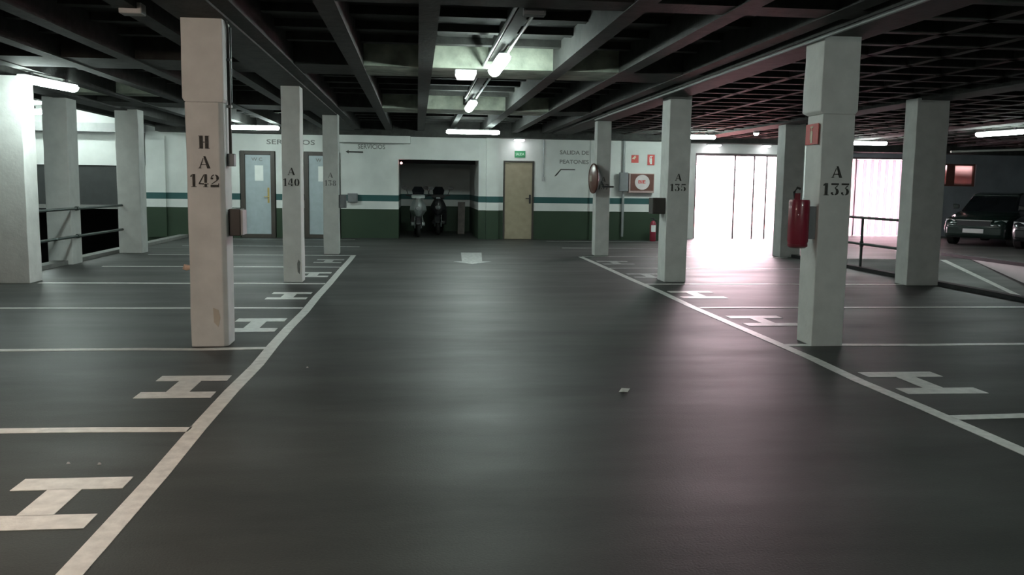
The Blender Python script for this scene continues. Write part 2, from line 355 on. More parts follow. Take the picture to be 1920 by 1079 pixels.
# over the left ramp: high white wall with a beam, dark tunnel under it
wall('wall_ramp', [(-14, -6.98, YB, YB+.3, 1.84, 3.7)], M_white)
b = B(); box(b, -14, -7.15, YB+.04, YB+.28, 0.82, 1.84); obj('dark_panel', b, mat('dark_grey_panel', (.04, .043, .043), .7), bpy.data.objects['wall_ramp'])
b = B(); box(b, -14, -7.15, YB-.06, YB+.10, 0.72, 0.82); obj('rail_beam', b, M_kerb, bpy.data.objects['wall_ramp'])
b = B(); box(b, -14, -6.98, YB-.35, YB, 2.68, 2.90); obj('beam', b, M_lgrey, bpy.data.objects['wall_ramp'])
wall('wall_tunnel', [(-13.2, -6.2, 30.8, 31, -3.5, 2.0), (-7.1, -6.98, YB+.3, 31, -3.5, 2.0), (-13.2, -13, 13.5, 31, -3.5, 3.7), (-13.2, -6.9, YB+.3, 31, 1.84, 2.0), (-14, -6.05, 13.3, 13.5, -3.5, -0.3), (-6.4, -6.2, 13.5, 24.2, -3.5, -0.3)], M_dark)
wall('wall_left', [(-14.2, -14, -8, 13.5, -.3, 3.7), (-14.2, -13, 13.4, 13.6, 0, 3.7)], M_white)
wall('wall_front', [(-14.2, 20.2, -8.2, -8, -5.2, 3.3)], M_white)
wall('wall_right', [(20, 20.2, -8, 27.4, -.3, 3.3)], M_dim)
# entrance wall
wall('wall_entrance', [(6.9, 7.1, YB+.25, 25.2, 0, 3.2), (7.1, 7.95, 25, 25.25, 0, 3.2), (7.95, 10.55, 25, 25.25, 2.47, 3.2), (10.55, 11.7, 25, 25.25, 0, 3.2), (11.5, 11.7, 25.25, 27.2, 0, 3.2)], M_band)
b = B(); box(b, 7.72, 7.95, 24.85, 25, 0, 2.62); obj('pilaster', b, M_white, bpy.data.objects['wall_entrance'])
wall('wall_far', [(11.7, 13.72, 27.2, 27.45, 0, 3.2), (13.72, 15.85, 27.2, 27.45, 2.52, 3.2), (15.85, 16.82, 27.2, 27.45, 0, 3.2), (16.82, 18.1, 27.2, 27.45, 2.36, 3.2), (16.82, 18.1, 27.2, 27.45, 0, 1.64), (18.1, 20, 27.2, 27.45, 0, 3.2)], M_dim)
# outside
b = B(); box(b, 4, 24, 25.25, 45, -0.35, -0.02); og = struct('trim_3', b, M_out)
b = B(); box(b, 3, 24, 40, 40.3, -.02, 1.3); box(b, 3, 24, 39.95, 40.35, 1.3, 1.38); struct('wall_outside', b, M_outw)

# ceiling: black slab, ribs running down the hall and cross beams
ceil = sthing('ceiling', (0, 0, 3.15))
b = B(); box(b, -6.6, 20.2, -8, 28.4, 3.13, 3.35); box(b, -14.2, -6.6, -8, 14.0, 3.13, 3.35); obj('slab', b, M_ceil, ceil)
b = B(); box(b, -14.2, -6.6, 14.0, 24.3, 3.7, 3.9); box(b, -6.75, -6.6, 14.0, 24.3, 2.85, 3.7); box(b, -14.2, -6.6, 13.85, 14.0, 2.85, 3.9); obj('raised_slab', b, M_ceil, ceil)
ribmesh = None
def rib_at(x, wd=0.16, z0=2.85, y0=-8, y1=24, name='rib', mt=None):
    b = B(); box(b, x-wd/2, x+wd/2, y0, y1, z0, 3.14); return obj(name, b, mt or M_rib, ceil)
def cross_at(y, x0, x1, wd, z0, name='rib', mt=None):
    b = B(); box(b, x0, x1, y-wd/2, y+wd/2, z0, 3.135); return obj(name, b, mt or M_rib, ceil)
for i in range(-3, 5):                       # over the aisle and the left bays
    x = 0.10+0.82*i
    if i == 1: rib_at(x, 0.12, 2.95)
    else: rib_at(x, 0.17)
for i in range(4): rib_at(-3.35-0.82*i, 0.17)
for i in range(8): rib_at(-7.4-0.82*i, 0.17, y1=13.8)
for x, wd in ((-1.82, 0.42), (3.83, 0.5), (-5.9, 0.4), (7.85, 0.5), (12.0, 0.4), (16.1, 0.4)):
    rib_at(x, wd, 2.83, name='beam', y1=25 if x > 0 and x < 7 else 24)
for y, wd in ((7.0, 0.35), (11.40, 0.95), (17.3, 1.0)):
    for xa, xb, mm in ((-5.7, -.71, M_rib), (-.71, 2.5, M_beam_lit if y > 8 else M_rib), (2.5, 3.6, M_rib)):  # middle stretch coloured paler to imitate light from the aisle lamps
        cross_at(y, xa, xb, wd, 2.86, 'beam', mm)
cross_at(15.6, -5.7, -4.2, 0.5, 2.88, 'beam', M_beam_lit)  # added piece, its pale colour imitates the lit ceiling patch near the lamp
y = -6.0
while y < 24:
    if min(abs(y-7.0), abs(y-11.4), abs(y-17.3)) > 0.8: cross_at(y, -5.7, 3.6, 0.14, 3.05)
    y += 0.82
y = 0.5
while y < 25:                                # fine waffle over the right hand bays and ramp
    cross_at(y, 4.1, 20.0, 0.10, 2.87); y += 0.66
for i in range(19):
    x = 4.75+0.82*i
    if abs(x-7.85) > .35 and abs(x-12) > .3 and abs(x-16.1) > .3: rib_at(x, 0.10, 2.87, y1=25 if x < 11 else 27.2)
b = B(); box(b, -6.6, 7.1, 23.5, 24.0, 2.72, 3.14); obj('edge_beam', b, M_rib, ceil)
b = B(); box(b, 7.1, 11.0, 24.5, 25.0, 2.74, 3.14); box(b, 11.0, 20, 26.6, 27.2, 2.66, 3.14); obj('edge_beam', b, M_rib, ceil)

# doors
def wc_door(name, x0, x1, hinge_left=True):
    d = sthing(name, ((x0+x1)/2, YB, 0))
    b = B(); box(b, x0, x0+.11, YB-.05, YB+.2, 0, 2.28); box(b, x1-.11, x1, YB-.05, YB+.2, 0, 2.28); box(b, x0+.11, x1-.11, YB-.05, YB+.2, 2.18, 2.28); box(b, x0+.11, x1-.11, YB-.05, YB+.2, 0, 0.09); obj('door_frame', b, M_frame, d, bevel=.006)
    b = B(); box(b, x0+.115, x1-.115, YB-.01, YB+.035, 0.095, 2.175); lf = obj('door_leaf', b, M_wc, d, bevel=.004)
    b = B(); box(b, x0+.36, x0+.58, YB-.014, YB-.010, 1.50, 1.90); obj('paper_notice', b, M_paper, lf)
    font('lettering', 'W C', 0.28, 0.09, ((x0+x1)/2-.02, YB-.012, 2.06), M_faint, lf)
    b = B(); box(b, x1-.20, x1-.15, YB-.018, YB-.010, 0.92, 1.32); tube(b, [(x1-.175, YB-.018, 1.08), (x1-.175, YB-.07, 1.08), (x1-.28, YB-.07, 1.08)], .011, 8); obj('door_handle', b, M_brass, lf)
wc_door('door_1', -4.60, -3.72)
wc_door('door_2', -2.96, -2.04)
d3 = sthing('door_3', (2.75, YB, 0))
b = B(); box(b, 2.33, 2.37, YB-.03, YB+.2, 0, 2.13); box(b, 3.13, 3.17, YB-.03, YB+.2, 0, 2.13); box(b, 2.37, 3.13, YB-.03, YB+.2, 2.09, 2.13); obj('door_frame', b, M_dbrown, d3)
b = B(); box(b, 2.375, 3.125, YB+.0, YB+.05, 0.01, 2.085); dl = obj('door_leaf', b, M_tan, d3, bevel=.004)
b = B(); box(b, 3.04, 3.09, YB-.01, YB, 0.98, 1.22); tube(b, [(3.065, YB, 1.12), (3.065, YB-.06, 1.12), (2.94, YB-.06, 1.12)], .013, 8); obj('door_handle', b, M_black, dl)
# entrance gate and translucent sheet gate
d4 = sthing('door_4', (9.25, 25.1, 0))
b = B(); box(b, 7.95, 8.05, 25.05, 25.2, 0, 2.47); box(b, 10.45, 10.55, 25.05, 25.2, 0, 2.47); box(b, 8.05, 10.45, 25.05, 25.2, 2.40, 2.47); obj('gate_frame', b, M_steel, d4)
for x in (9.22, 9.80, 10.18):
    b = B(); box(b, x-.022, x+.022, 25.1, 25.15, 0, 2.40); obj('mullion', b, M_steel, d4)
d5 = sthing('door_5', (14.8, 27.3, 0))
b = B(); box(b, 13.72, 13.78, 27.25, 27.4, 0, 2.52); box(b, 15.79, 15.85, 27.25, 27.4, 0, 2.52); box(b, 13.78, 15.79, 27.25, 27.4, 2.46, 2.52); box(b, 14.0, 14.03, 27.22, 27.3, 0, 2.46); obj('gate_frame', b, M_steel, d5)
n = 16
for i in range(n):
    x = 13.79+i*(2.0/n); b = B(); box(b, x+.004, x+2.0/n-.004, 27.31+(i % 2)*.012, 27.325+(i % 2)*.012, 0.02, 2.455); obj('slat', b, M_sheet if i % 2 else M_sheet_shade, d5)
w1 = sthing('window_1', (17.46, 27.3, 1.64))
b = B(); box(b, 16.82, 16.93, 27.25, 27.4, 1.64, 2.36); box(b, 18.05, 18.1, 27.25, 27.4, 1.64, 2.36); box(b, 16.93, 18.05, 27.25, 27.4, 1.64, 1.69); box(b, 16.93, 18.05, 27.25, 27.4, 2.31, 2.36); box(b, 17.13, 17.42, 27.27, 27.4, 1.69, 2.31); obj('window_frame', b, M_mbrown, w1)
b = B(); box(b, 17.42, 18.05, 27.32, 27.335, 1.69, 2.31); obj('pane', b, sheet_mat((0.42, 0.36, 0.34), (0.3, 0.22, 0.2)), w1)
b = B(); box(b, 16.5, 18.6, 27.55, 28.1, 1.62, 2.2); obj('sill_block', b, M_outw, w1)

# ================================================================== PILLARS
def pillar(x0, x1, y0, y1, label, txt=None, top=2.86, base=0.0, step=None, chamfer=0.0, tx=None, extra=None):
    t = thing('pillar', label, 'pillar', ((x0+x1)/2, (y0+y1)/2, base), 'square white concrete pillars')
    b = B(); zt = step[0] if step else top
    random.seed(int(abs(x0*100+y0*10)))
    rings = []; nseg = 8
    for i in range(nseg+1):
        z = base+(zt-base)*i/nseg; j = lambda: random.uniform(-.004, .004)
        if chamfer:
            rings.append([(x0+j(), y0, z), (x1-chamfer, y0, z), (x1, y0+chamfer*1.2, z), (x1+j(), y1, z), (x0, y1, z)])
        else:
            rings.append([(x0+j(), y0+j(), z), (x1+j(), y0+j(), z), (x1+j(), y1, z), (x0+j(), y1, z)])
    loft(b, rings); sh = obj('shaft', b, M_pil, t, bevel=0.008)
    if step:
        z, l, r, f, bk = step; b = B(); rings = []
        for zz, k in ((z, .0), (z+.03, 1), (z+.3, 1.0), (z+.5, .85), (top, .9)):
            rings.append([(x0-l*k, y0-f*k, zz), (x1+r*k, y0-f*k, zz), (x1+r*k, y1+bk*k, zz), (x0-l*k, y1+bk*k, zz)])
        loft(b, rings); obj('upper_casing', b, M_pil, t, bevel=0.008)
    if txt:
        xa, xb = tx
        b = B(); cx = (xa+xb)/2
        stencil(b, txt, xa, xb, 1.405, 1.515, y0-.004); stencil(b, 'A', cx-.052, cx+.052, 1.565, 1.67, y0-.004)
        if extra: stencil(b, extra, cx-.045, cx+.045, 1.735, 1.845, y0-.004)
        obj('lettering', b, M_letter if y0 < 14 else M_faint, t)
    return t
p142 = pillar(-1.975, -1.66, 7.93, 8.24, 'nearest left pillar, stencilled H A 142, dark conduit on its side', '142', 2.93, step=(2.13, .02, .012, .006, .01), chamfer=.035, tx=(-1.945, -1.70), extra='H')
pillar(-1.94, -1.675, 13.14, 13.5, 'left pillar stencilled A 140 with a scuffed foot, before the washroom doors', '140', tx=(-1.92, -1.69))
p138 = pillar(-1.905, -1.60, 18.46, 18.8, 'left pillar stencilled A 138, farthest of the lettered row', '138', tx=(-1.87, -1.64))
p133 = pillar(3.67, 3.975, 7.79, 8.12, 'nearest right pillar, stencilled A 133, red extinguisher case on its side', '133', step=(2.14, .03, .02, .004, .06), tx=(3.70, 3.955))
p135 = pillar(3.82, 4.16, 13.28, 13.7, 'right pillar stencilled A 135, left of the bright entrance', '135', tx=(3.86, 4.11))
p137 = pillar(3.76, 4.06, 18.45, 18.75, 'right pillar stencilled A 137 carrying the round mirror', '137', tx=(3.80, 4.03))
pillar(-5.86, -5.39, 12.94, 13.36, 'broad pillar at the left edge with a tube lamp at its head')
pillar(-6.30, -5.90, 15.9, 16.35, 'pillar behind the left railing with two rails crossing it', base=-0.6)
pillar(-5.95, -5.51, 18.46, 18.86, 'pillar at the far end of the left railing')
pillar(7.54, 8.06, 12.86, 13.2, 'broad grey pillar at the right, where the right railing ends')
pillar(7.80, 8.25, 18.3, 18.7, 'pillar right of the bright entrance, behind the red extinguisher case')
# scuffs
b = B(); prism(b, [(-1.735, .16), (-1.705, .12), (-1.695, .30), (-1.72, .34), (-1.74, .28)], 13.132, 13.138); obj('scuff_mark', b, M_faint, [o for o in COL.objects if o.get('label', '').startswith('left pillar stencilled A 140')][0])
b = B(); prism(b, [(-1.775, .22), (-1.74, .18), (-1.72, .26), (-1.735, .33), (-1.78, .35)], 7.922, 7.928); obj('stain', b, mat('tan_stain', (.58, .53, .45), .7), p142)

# things fixed to pillars
t = thing('cable_conduit', 'dark conduit and grey switch on the side of the pillar stencilled H A 142', 'conduit', (-1.63, 8.1, 1.6))
b = B(); tube(b, [(-1.66, 7.90, 2.90), (-1.635, 8.02, 2.84), (-1.635, 8.10, 2.74), (-1.635, 8.10, 1.70)], .013, 8); obj('tube', b, M_dbrown, t, smooth=True)
b = B(); tube(b, [(-1.630, 8.16, 2.80), (-1.632, 8.16, 2.15)], .011, 8); obj('tube', b, M_rail, t, smooth=True)
b = B(); box(b, -1.655, -1.60, 8.06, 8.15, 1.59, 1.70); obj('switch_box', b, M_grey, t, bevel=.006)
for z in (2.5, 2.1): 
    b = B(); box(b, -1.655, -1.615, 8.075, 8.125, z, z+.02); obj('clip', b, M_grey, t)
t = thing('metal_box', 'dark brown metal box fixed on the side of the nearest left pillar', 'box', (-1.60, 8.15, .97))
b = B(); box(b, -1.655, -1.555, 8.05, 8.25, 0.975, 1.215); obj('casing', b, M_dbrown, t, bevel=.008)
b = B(); box(b, -1.555, -1.535, 8.06, 8.24, 0.985, 1.205); obj('side_flap', b, M_lgrey, t, bevel=.004)
b = B(); tube(b, [(-1.98, 7.99, .70), (-2.02, 7.99, .70), (-2.03, 7.99, .68)], .03, 10, [.02, .032, .02]); tag(obj('bumper_knob', b, M_beige, smooth=True), 'small beige knob low on the left side of the pillar stencilled H A 142', 'knob')

def junction(x0, x1, y0, y1, z0, z1, label, m=M_grey):
    t = thing('junction_box', label, 'junction box', ((x0+x1)/2, (y0+y1)/2, z0), 'grey electrical boxes')
    b = B(); box(b, x0, x1, y0+.01, y1, z0, z1); obj('casing', b, m, t, bevel=.008)
    b = B(); box(b, x0+.015, x1-.015, y0, y0+.01, z0+.015, z1-.015); obj('cover', b, m, t, bevel=.004)
    return t
junction(-1.598, -1.45, 18.52, 18.66, .95, 1.22, 'tall grey box on the side of the pillar stencilled A 138')
junction(-1.83, -1.57, YB-.12, YB, .96, 1.20, 'square grey box on the teal stripe beside the left alcove wall')
junction(5.50, 5.74, YB-.22, YB-.10, 1.34, 1.86, 'tall grey box on the pipe left of the fire hose cabinet')
junction(3.62, 3.82, 13.35, 13.6, 1.05, 1.30, 'dark grey box on the side of the pillar stencilled A 135', M_dbrown)

# extinguisher case and sign on pillar 133
t = thing('fire_extinguisher', 'red extinguisher in a red cover on the side of the nearest right pillar', 'fire extinguisher', (3.56, 7.86, .93))
b = B(); ring = lambda r, z, sx=1: [(3.52+r*sx*math.cos(2*PI*k/18), 7.87+r*math.sin(2*PI*k/18), z) for k in range(18)]
loft(b, [ring(.086, .95), ring(.094, .98), ring(.095, 1.34), ring(.088, 1.36)]); obj('cover', b, M_red, t, smooth=True)
b = B(); loft(b, [ring(.07, .915), ring(.09, .93), ring(.09, .952)]); obj('base_ring', b, M_redd, t, smooth=True)
b = B(); tube(b, [(3.495, 7.87, 1.36), (3.495, 7.87, 1.42)], .03, 12); obj('neck', b, M_redd, t, smooth=True)
b = B(); tube(b, [(3.475, 7.87, 1.37), (3.465, 7.87, 1.43), (3.495, 7.87, 1.47), (3.525, 7.88, 1.46)], .012, 8); obj('handle', b, M_black, t, smooth=True)
b = B(); box(b, 3.605, 3.668, 7.83, 7.91, 1.0, 1.3); obj('bracket', b, M_grey, t)
def ext_icon(b, cx, y, z0, h, flip=1, side=False):
    def P(poly):
        if side: # face looking to -x at x=y
            a = [b.verts.new((y, cx+u*flip, z0+v)) for u, v in poly]; q = [b.verts.new((y-.002, cx+u*flip, z0+v)) for u, v in poly]
            b.faces.new(a); b.faces.new(list(reversed(q)))
            for i in range(len(poly)): b.faces.new((a[i], q[i], q[(i+1) % len(poly)], a[(i+1) % len(poly)]))
        else: prism(b, [(cx+u*flip, z0+v) for u, v in poly], y-.002, y)
    P([(-.12*h, 0), (.12*h, 0), (.12*h, .62*h), (.06*h, .72*h), (-.06*h, .72*h), (-.12*h, .62*h)])
    P([(-.05*h, .74*h), (.05*h, .74*h), (.05*h, .86*h), (.2*h, .9*h), (.2*h, .96*h), (-.16*h, .96*h), (-.16*h, .88*h), (-.05*h, .84*h)])
    P([(-.20*h, .2*h), (-.16*h, .2*h), (-.16*h, .86*h), (-.20*h, .86*h)])
t = thing('extinguisher_sign', 'red sign with a pale extinguisher symbol on the nearest right pillar', 'sign', (3.66, 7.97, 1.86))
b = B(); box(b, 3.650, 3.656, 7.84, 8.10, 1.87, 2.06); 
obj('plate', b, M_sign, t)
b = B(); ext_icon(b, 7.97, 3.649, 1.885, .16, side=True, flip=-1); obj('symbol', b, M_signy, t)

# round mirror on pillar 137
t = thing('traffic_mirror', 'round red-brown mirror on a bracket at the pillar stencilled A 137', 'mirror', (3.72, 18.36, 1.63))
nrm = Vector((-0.985, -0.10, 0)).normalized(); ux = Vector((nrm.y, -nrm.x, 0)).normalized(); c0 = Vector((3.70, 18.34, 1.63))
def mring(r, off, n=28): return [c0+nrm*off+ux*r*math.cos(2*PI*k/n)+Vector((0, 0, 1))*r*math.sin(2*PI*k/n) for k in range(n)]
b = B(); loft(b, [mring(.30, .0), mring(.315, .01), mring(.315, .035), mring(.295, .045), mring(.285, .03)], cap=True); obj('rim', b, M_mbrown, t, smooth=True)
b = B(); loft(b, [mring(.283, .03), mring(.22, .055), mring(.12, .072), mring(.02, .078)]); obj('mirror_face', b, mat('brown_mirror_glass', (.20, .10, .08), .3), t, smooth=True)
b = B(); loft(b, [mring(.29, -.002), mring(.18, -.07), mring(.07, -.13), mring(.04, -.16)]); obj('back_cone', b, M_lgrey, t, smooth=True)
b = B(); q = c0+nrm*.079; 
loft(b, [[q+nrm*e+ux*a*.06+Vector((0, 0, 1))*c*.06 for a, c in ((-1, -1), (1, -1), (1, 1), (-1, 1))] for e in (0, .004)]); obj('sticker', b, mat('pale_sticker', (.5, .45, .38), .6), t)
b = B(); tube(b, [c0-nrm*.12, (3.84, 18.36, 1.60), (3.90, 18.36, 1.47), (3.90, 18.44, 1.46)], .014, 8); tube(b, [(3.9, 18.42, 1.46), (4.13, 18.42, 1.46)], .018, 8); obj('bracket', b, M_grey, t, smooth=True)

# wall signs, writing, cabinets
wb = bpy.data.objects['wall_back']
t = thing('exit_sign', 'small green exit sign above the tan door', 'sign', (2.77, YB, 2.22)); 
b = B(); box(b, 2.63, 2.92, YB-.02, YB, 2.22, 2.40); obj('plate', b, M_gsign, t)
font('lettering', 'SALIDA', .23, .07, (2.775, YB-.021, 2.31), M_gsignw, t)
font('lettering', 'SERVICIOS', 1.25, .13, (-3.30, YB-.002, 2.52), M_faint, wb)
font('lettering', 'SERVICIOS', .72, .12, (-1.20, YB-.002, 2.44), M_faint, wb)
b = B(); prism(b, [(-1.88, 2.30), (-1.80, 2.34), (-1.80, 2.315), (-1.42, 2.31), (-1.42, 2.27), (-1.80, 2.275), (-1.80, 2.25)], YB-.004, YB-.001); obj('arrow_marking', b, M_letter, wb, label='black arrow pointing left')
font('lettering', 'SALIDA DE', .80, .11, (4.27, YB-.003, 2.38), M_faint, wb)
font('lettering', 'PEATONES', .80, .11, (4.27, YB-.003, 2.13), M_faint, wb)
b = B(); prism(b, [(3.74, 1.75), (3.90, 1.93), (4.30, 1.93), (4.30, 1.905), (3.915, 1.905), (3.80, 1.76), (3.74, 1.72)], YB-.004, YB-.001); obj('arrow_marking', b, M_letter, wb, label='thin bent arrow pointing down to the tan door')
t = thing('alarm_sign', 'small square red sign above the fire hose cabinet', 'sign', (5.96, YB, 2.13))
b = B(); box(b, 5.86, 6.06, YB-.012, YB, 2.13, 2.34); obj('plate', b, M_sign, t)
b = B(); prism(b, [(5.87, 2.24), (5.96, 2.33), (5.99, 2.28), (5.95, 2.24), (5.95, 2.22)], YB-.015, YB-.012); obj('symbol', b, M_signy, t)
t = thing('hose_sign', 'red sign with a pale upright symbol above the hose cabinet, right of the square one', 'sign', (6.41, YB, 2.07))
b = B(); box(b, 6.31, 6.51, YB-.012, YB, 2.07, 2.36); obj('plate', b, M_sign, t)
b = B(); ext_icon(b, 6.41, YB-.012, 2.10, .23); obj('symbol', b, M_paper, t)
t = thing('fire_hose_cabinet', 'fire hose cabinet with dark red border and pale round panel on the back wall', 'cabinet', (6.13, YB, 1.31))
b = B(); box(b, 5.77, 6.48, YB-.16, YB, 1.31, 1.84); obj('casing', b, mat('pale_red_enamel', (.45, .33, .31), .5), t, bevel=.01)
b = B(); box(b, 5.82, 6.46, YB-.175, YB-.16, 1.37, 1.82); dr = obj('door', b, M_mbrown, t, bevel=.006)
b = B(); loft(b, [[(6.14+.205*math.cos(2*PI*k/32), yy, 1.60+.205*math.sin(2*PI*k/32)) for k in range(32)] for yy in (YB-.18, YB-.175)]); obj('round_panel', b, mat('pale_pink_panel', (.66, .6, .6), .4), dr)
font('lettering', 'BIE', .20, .09, (6.13, YB-.182, 1.61), M_sign, dr)
def ground_ext(x, y, z, label):
    t = thing('fire_extinguisher', label, 'fire extinguisher', (x, y, z))
    rg = lambda r, zz: [(x+r*math.cos(2*PI*k/16), y+r*math.sin(2*PI*k/16), z+zz) for k in range(16)]
    b = B(); loft(b, [rg(.07, 0), rg(.085, .02), rg(.085, .46), rg(.06, .53), rg(.03, .56)]); obj('cylinder', b, M_red, t, smooth=True)
    b = B(); tube(b, [(x, y, z+.56), (x, y, z+.62)], .022, 10); box(b, x-.09, x+.03, y-.015, y+.015, z+.61, z+.64); obj('valve', b, M_black, t)
    b = B(); tube(b, [(x+.02, y-.02, z+.6), (x+.10, y-.04, z+.58), (x+.115, y-.04, z+.4), (x+.11, y-.04, z+.2)], .013, 8); obj('hose', b, M_black, t, smooth=True)
    b = B(); loft(b, [[(x+.087*math.cos(a), y+.087*math.sin(a), zz) for a in [D(-140)+D(90)*k/8 for k in range(9)]]+[(x+.080*math.cos(a), y+.080*math.sin(a), zz) for a in [D(-50)-D(90)*k/8 for k in range(9)]] for zz in (z+.26, z+.44)]); obj('paper_label', b, M_paper, t)
ground_ext(6.42, 23.6, 0.0, 'red extinguisher with a white label standing on the floor by the back wall')
# pipes
b = B(); tube(b, [(5.64, YB-.06, 2.72), (5.64, YB-.06, .10)], .035, 10); tag(obj('drain_pipe', b, M_pipe, smooth=True), 'vertical grey pipe on the back wall left of the fire hose cabinet', 'pipe')
t = thing('wall_conduit', 'thin conduit hanging down the wall right of the tan door', 'conduit', (3.42, YB-.03, 1.62))
b = B(); tube(b, [(3.42, YB-.03, 2.72), (3.42, YB-.03, 1.70)], .018, 8); obj('tube', b, M_pipe, t, smooth=True)
b = B(); box(b, 3.39, 3.46, YB-.05, YB, 1.60, 1.71); obj('end_box', b, M_lgrey, t, bevel=.005)
b = B(); tube(b, [(3.60, 3.0, 2.81), (3.60, 17.9, 2.81)], .018, 8); tag(obj('ceiling_conduit', b, M_pipe, smooth=True), 'long pale conduit on the beam edge leading to the nearest right pillar', 'conduit')
for x in (0.80, 0.985):
    b = B(); tube(b, [(x, 7.3, 2.90), (x, 15.0, 2.90)], .016, 8); tag(obj('ceiling_conduit', b, M_conduit if x > .9 else M_pipe, smooth=True), 'left one of the two parallel conduits feeding the middle tube lamps' if x < .9 else 'right one of the two parallel conduits feeding the middle tube lamps', 'conduit')
t = junction(0.86, 1.04, 7.28, 7.40, 2.83, 2.95, 'small box where the two middle ceiling conduits meet, nearest to the camera', M_grey)
b = B(); tube(b, [(1.0, 2.0, 2.93), (0.98, 7.3, 2.90)], .014, 8); tag(obj('ceiling_conduit', b, M_pipe, smooth=True), 'single conduit running overhead to the small ceiling box', 'conduit')
b = B(); tube(b, [(13.9, 22, 2.50), (20.0, 22, 2.78)], .03, 10); tag(obj('ceiling_pipe', b, M_conduit, smooth=True), 'pale pipe under the ceiling above the parked cars', 'pipe')
b = B(); box(b, -2.42, -2.24, 7.70, 7.84, 2.81, 2.90); tag(obj('ceiling_box', b, M_lgrey, bevel=.008), 'small pale box on the ceiling left of the nearest left pillar', 'junction box', 'grey electrical boxes')

# railings
def railing(name, label, x, ya, yb, posts, zb=0.0, clips=()):
    t = thing(name, label, 'railing', (x, (ya+yb)/2, zb))
    for z in (0.96, 0.48):
        b = B(); tube(b, [(x, ya, z), (x, yb, z)], .024, 10); obj('rail', b, M_rail, t, smooth=True)
    for y in clips:
        for z in (.96, .48):
            b = B(); tube(b, [(x, y-.04, z), (x, y+.04, z)], .036, 10); box(b, x-.05, x, y-.02, y+.02, z-.03, z+.03); obj('clamp', b, M_rail, t)
    for y in posts:
        b = B(); tube(b, [(x, y, zb), (x, y, .96)], .024, 10); obj('post', b, M_rail, t, smooth=True)
        b = B(); tube(b, [(x, y, .43), (x, y, .53)], .034, 10); obj('clamp', b, M_rail, t, smooth=True)
railing('railing', 'two-rail dark railing between the pillars on the left', -5.87, 13.36, 18.46, [], .0, (16.1,))
railing('railing', 'two-rail dark railing between the two far right pillars', 8.13, 13.2, 18.3, [15.43], .06)

# ================================================================== LAMPS
GT = 'fluorescent tube lamps under the ceiling'
def tube_lamp(label, m, Ln=1.27):
    t = thing('tube_lamp', label, 'lamp', (0, 0, 0), GT)
    b = B(); rings = []
    for x, k in ((-Ln/2, .6), (-Ln/2+.015, .9), (-Ln/2+.05, 1), (Ln/2-.05, 1), (Ln/2-.015, .9), (Ln/2, .6)):
        rings.append([(x,   .074*k*math.cos(a), .02-.074*k*abs(math.sin(a)) if math.sin(a) < 0 else .02) for a in [PI+PI*j/10 for j in range(11)]])
    loft(b, rings); obj('diffuser', b, m, t, smooth=True)
    b = B(); box(b, -Ln/2+.02, Ln/2-.02, -.058, .058, .0205, .055); obj('housing', b, M_lgrey, t, bevel=.006)
    for s in (-1, 1):
        b = B(); box(b, s*Ln*.32-.03, s*Ln*.32+.03, -.02, .02, .055, .10); obj('hanger', b, M_grey, t)
    return t
t0 = tube_lamp('nearer of the two tube lamps in line over the middle of the aisle', M_diff)
spots = [(.92, 10.15, 2.80, PI/2, None), (.92, 15.4, 2.80, PI/2, 'farther of the two tube lamps in line over the middle of the aisle'),
  (1.33, 21.3, 2.72, 0, 'long crosswise tube lamp before the dark alcove'), (-4.94, 12.75, 2.74, 1.40, 'slanting tube lamp at the head of the broad pillar at the left edge'),
  (-7.66, 17.95, 2.74, 0, 'half hidden tube lamp between the two leftmost pillars'), (-3.87, 21.6, 2.74, 0, 'tube lamp above the left washroom door'),
  (6.82, 21.8, 2.74, 0, 'tube lamp above the left side of the bright entrance'), (12.63, 18.25, 2.74, -1.40, 'slanting tube lamp at the right edge above the parked cars'),
  (12.08, 23.1, 2.74, .0, 'tube lamp above the ribbed gate, beside the nearest right pillar'),
  (-9.0, 20.6, 3.2, 0, 'added unseen tube lamp brightening the wall over the left ramp'), (-8.9, 22.6, 3.3, 0, 'added unseen tube lamp high over the left ramp, brightening the wall'), (4.4, 2.2, 2.80, 0, 'added unseen fill lamp over the nearest right bays, behind the view'), (-2.5, -4.0, 2.80, PI/2, 'added unseen fill lamp far behind the view')]  # added fill lamps, unseen: over the left ramp and behind the view
for i, (x, y, z, r, lb) in enumerate(spots):
    if i == 0: t0.location = (x, y, z); t0.rotation_euler = (0, 0, r)
    else: dup(t0, (x, y, z), r, lb)
tw = tube_lamp('warm tube lamp over the left bays behind the view', M_warm); tw.location = (-2.9, 3.4, 2.80); tw.rotation_euler = (0, 0, 0.12)

def round_lamp(x, y, z, r, label, m, sx=1.0):
    t = thing('round_lamp', label, 'lamp', (x, y, z), 'small round ceiling lamps')
    rg = lambda q, zz: [(x+q*sx*math.cos(2*PI*k/20), y+q*math.sin(2*PI*k/20), z+zz) for k in range(20)]
    b = B(); loft(b, [rg(r*.9, .0), rg(r, .012), rg(r, .04)]); obj('base', b, M_lgrey, t, smooth=True)
    b = B(); loft(b, [rg(r*.2, -.055), rg(r*.6, -.045), rg(r*.85, -.02), rg(r*.9, 0)]); obj('lens', b, m, t, smooth=True)
round_lamp(2.72, 23.7, 2.68, .16, 'round ceiling lamp above the tan door', M_small)
round_lamp(8.45, 24.74, 2.69, .20, 'left oval lamp over the bright entrance', M_small, 1.1)
round_lamp(10.0, 24.76, 2.70, .13, 'right small lamp over the bright entrance', M_small, 1.1)
round_lamp(13.0, 26.85, 2.62, .20, 'oval lamp left of the ribbed gate', M_small, 1.2)
round_lamp(8.05, 20.6, 2.78, .07, 'tiny round lamp on the ceiling before the bright entrance', M_small)
t = thing('emergency_light', 'white box-shaped emergency light beside the middle tube lamp', 'lamp', (.58, 11.0, 2.74))
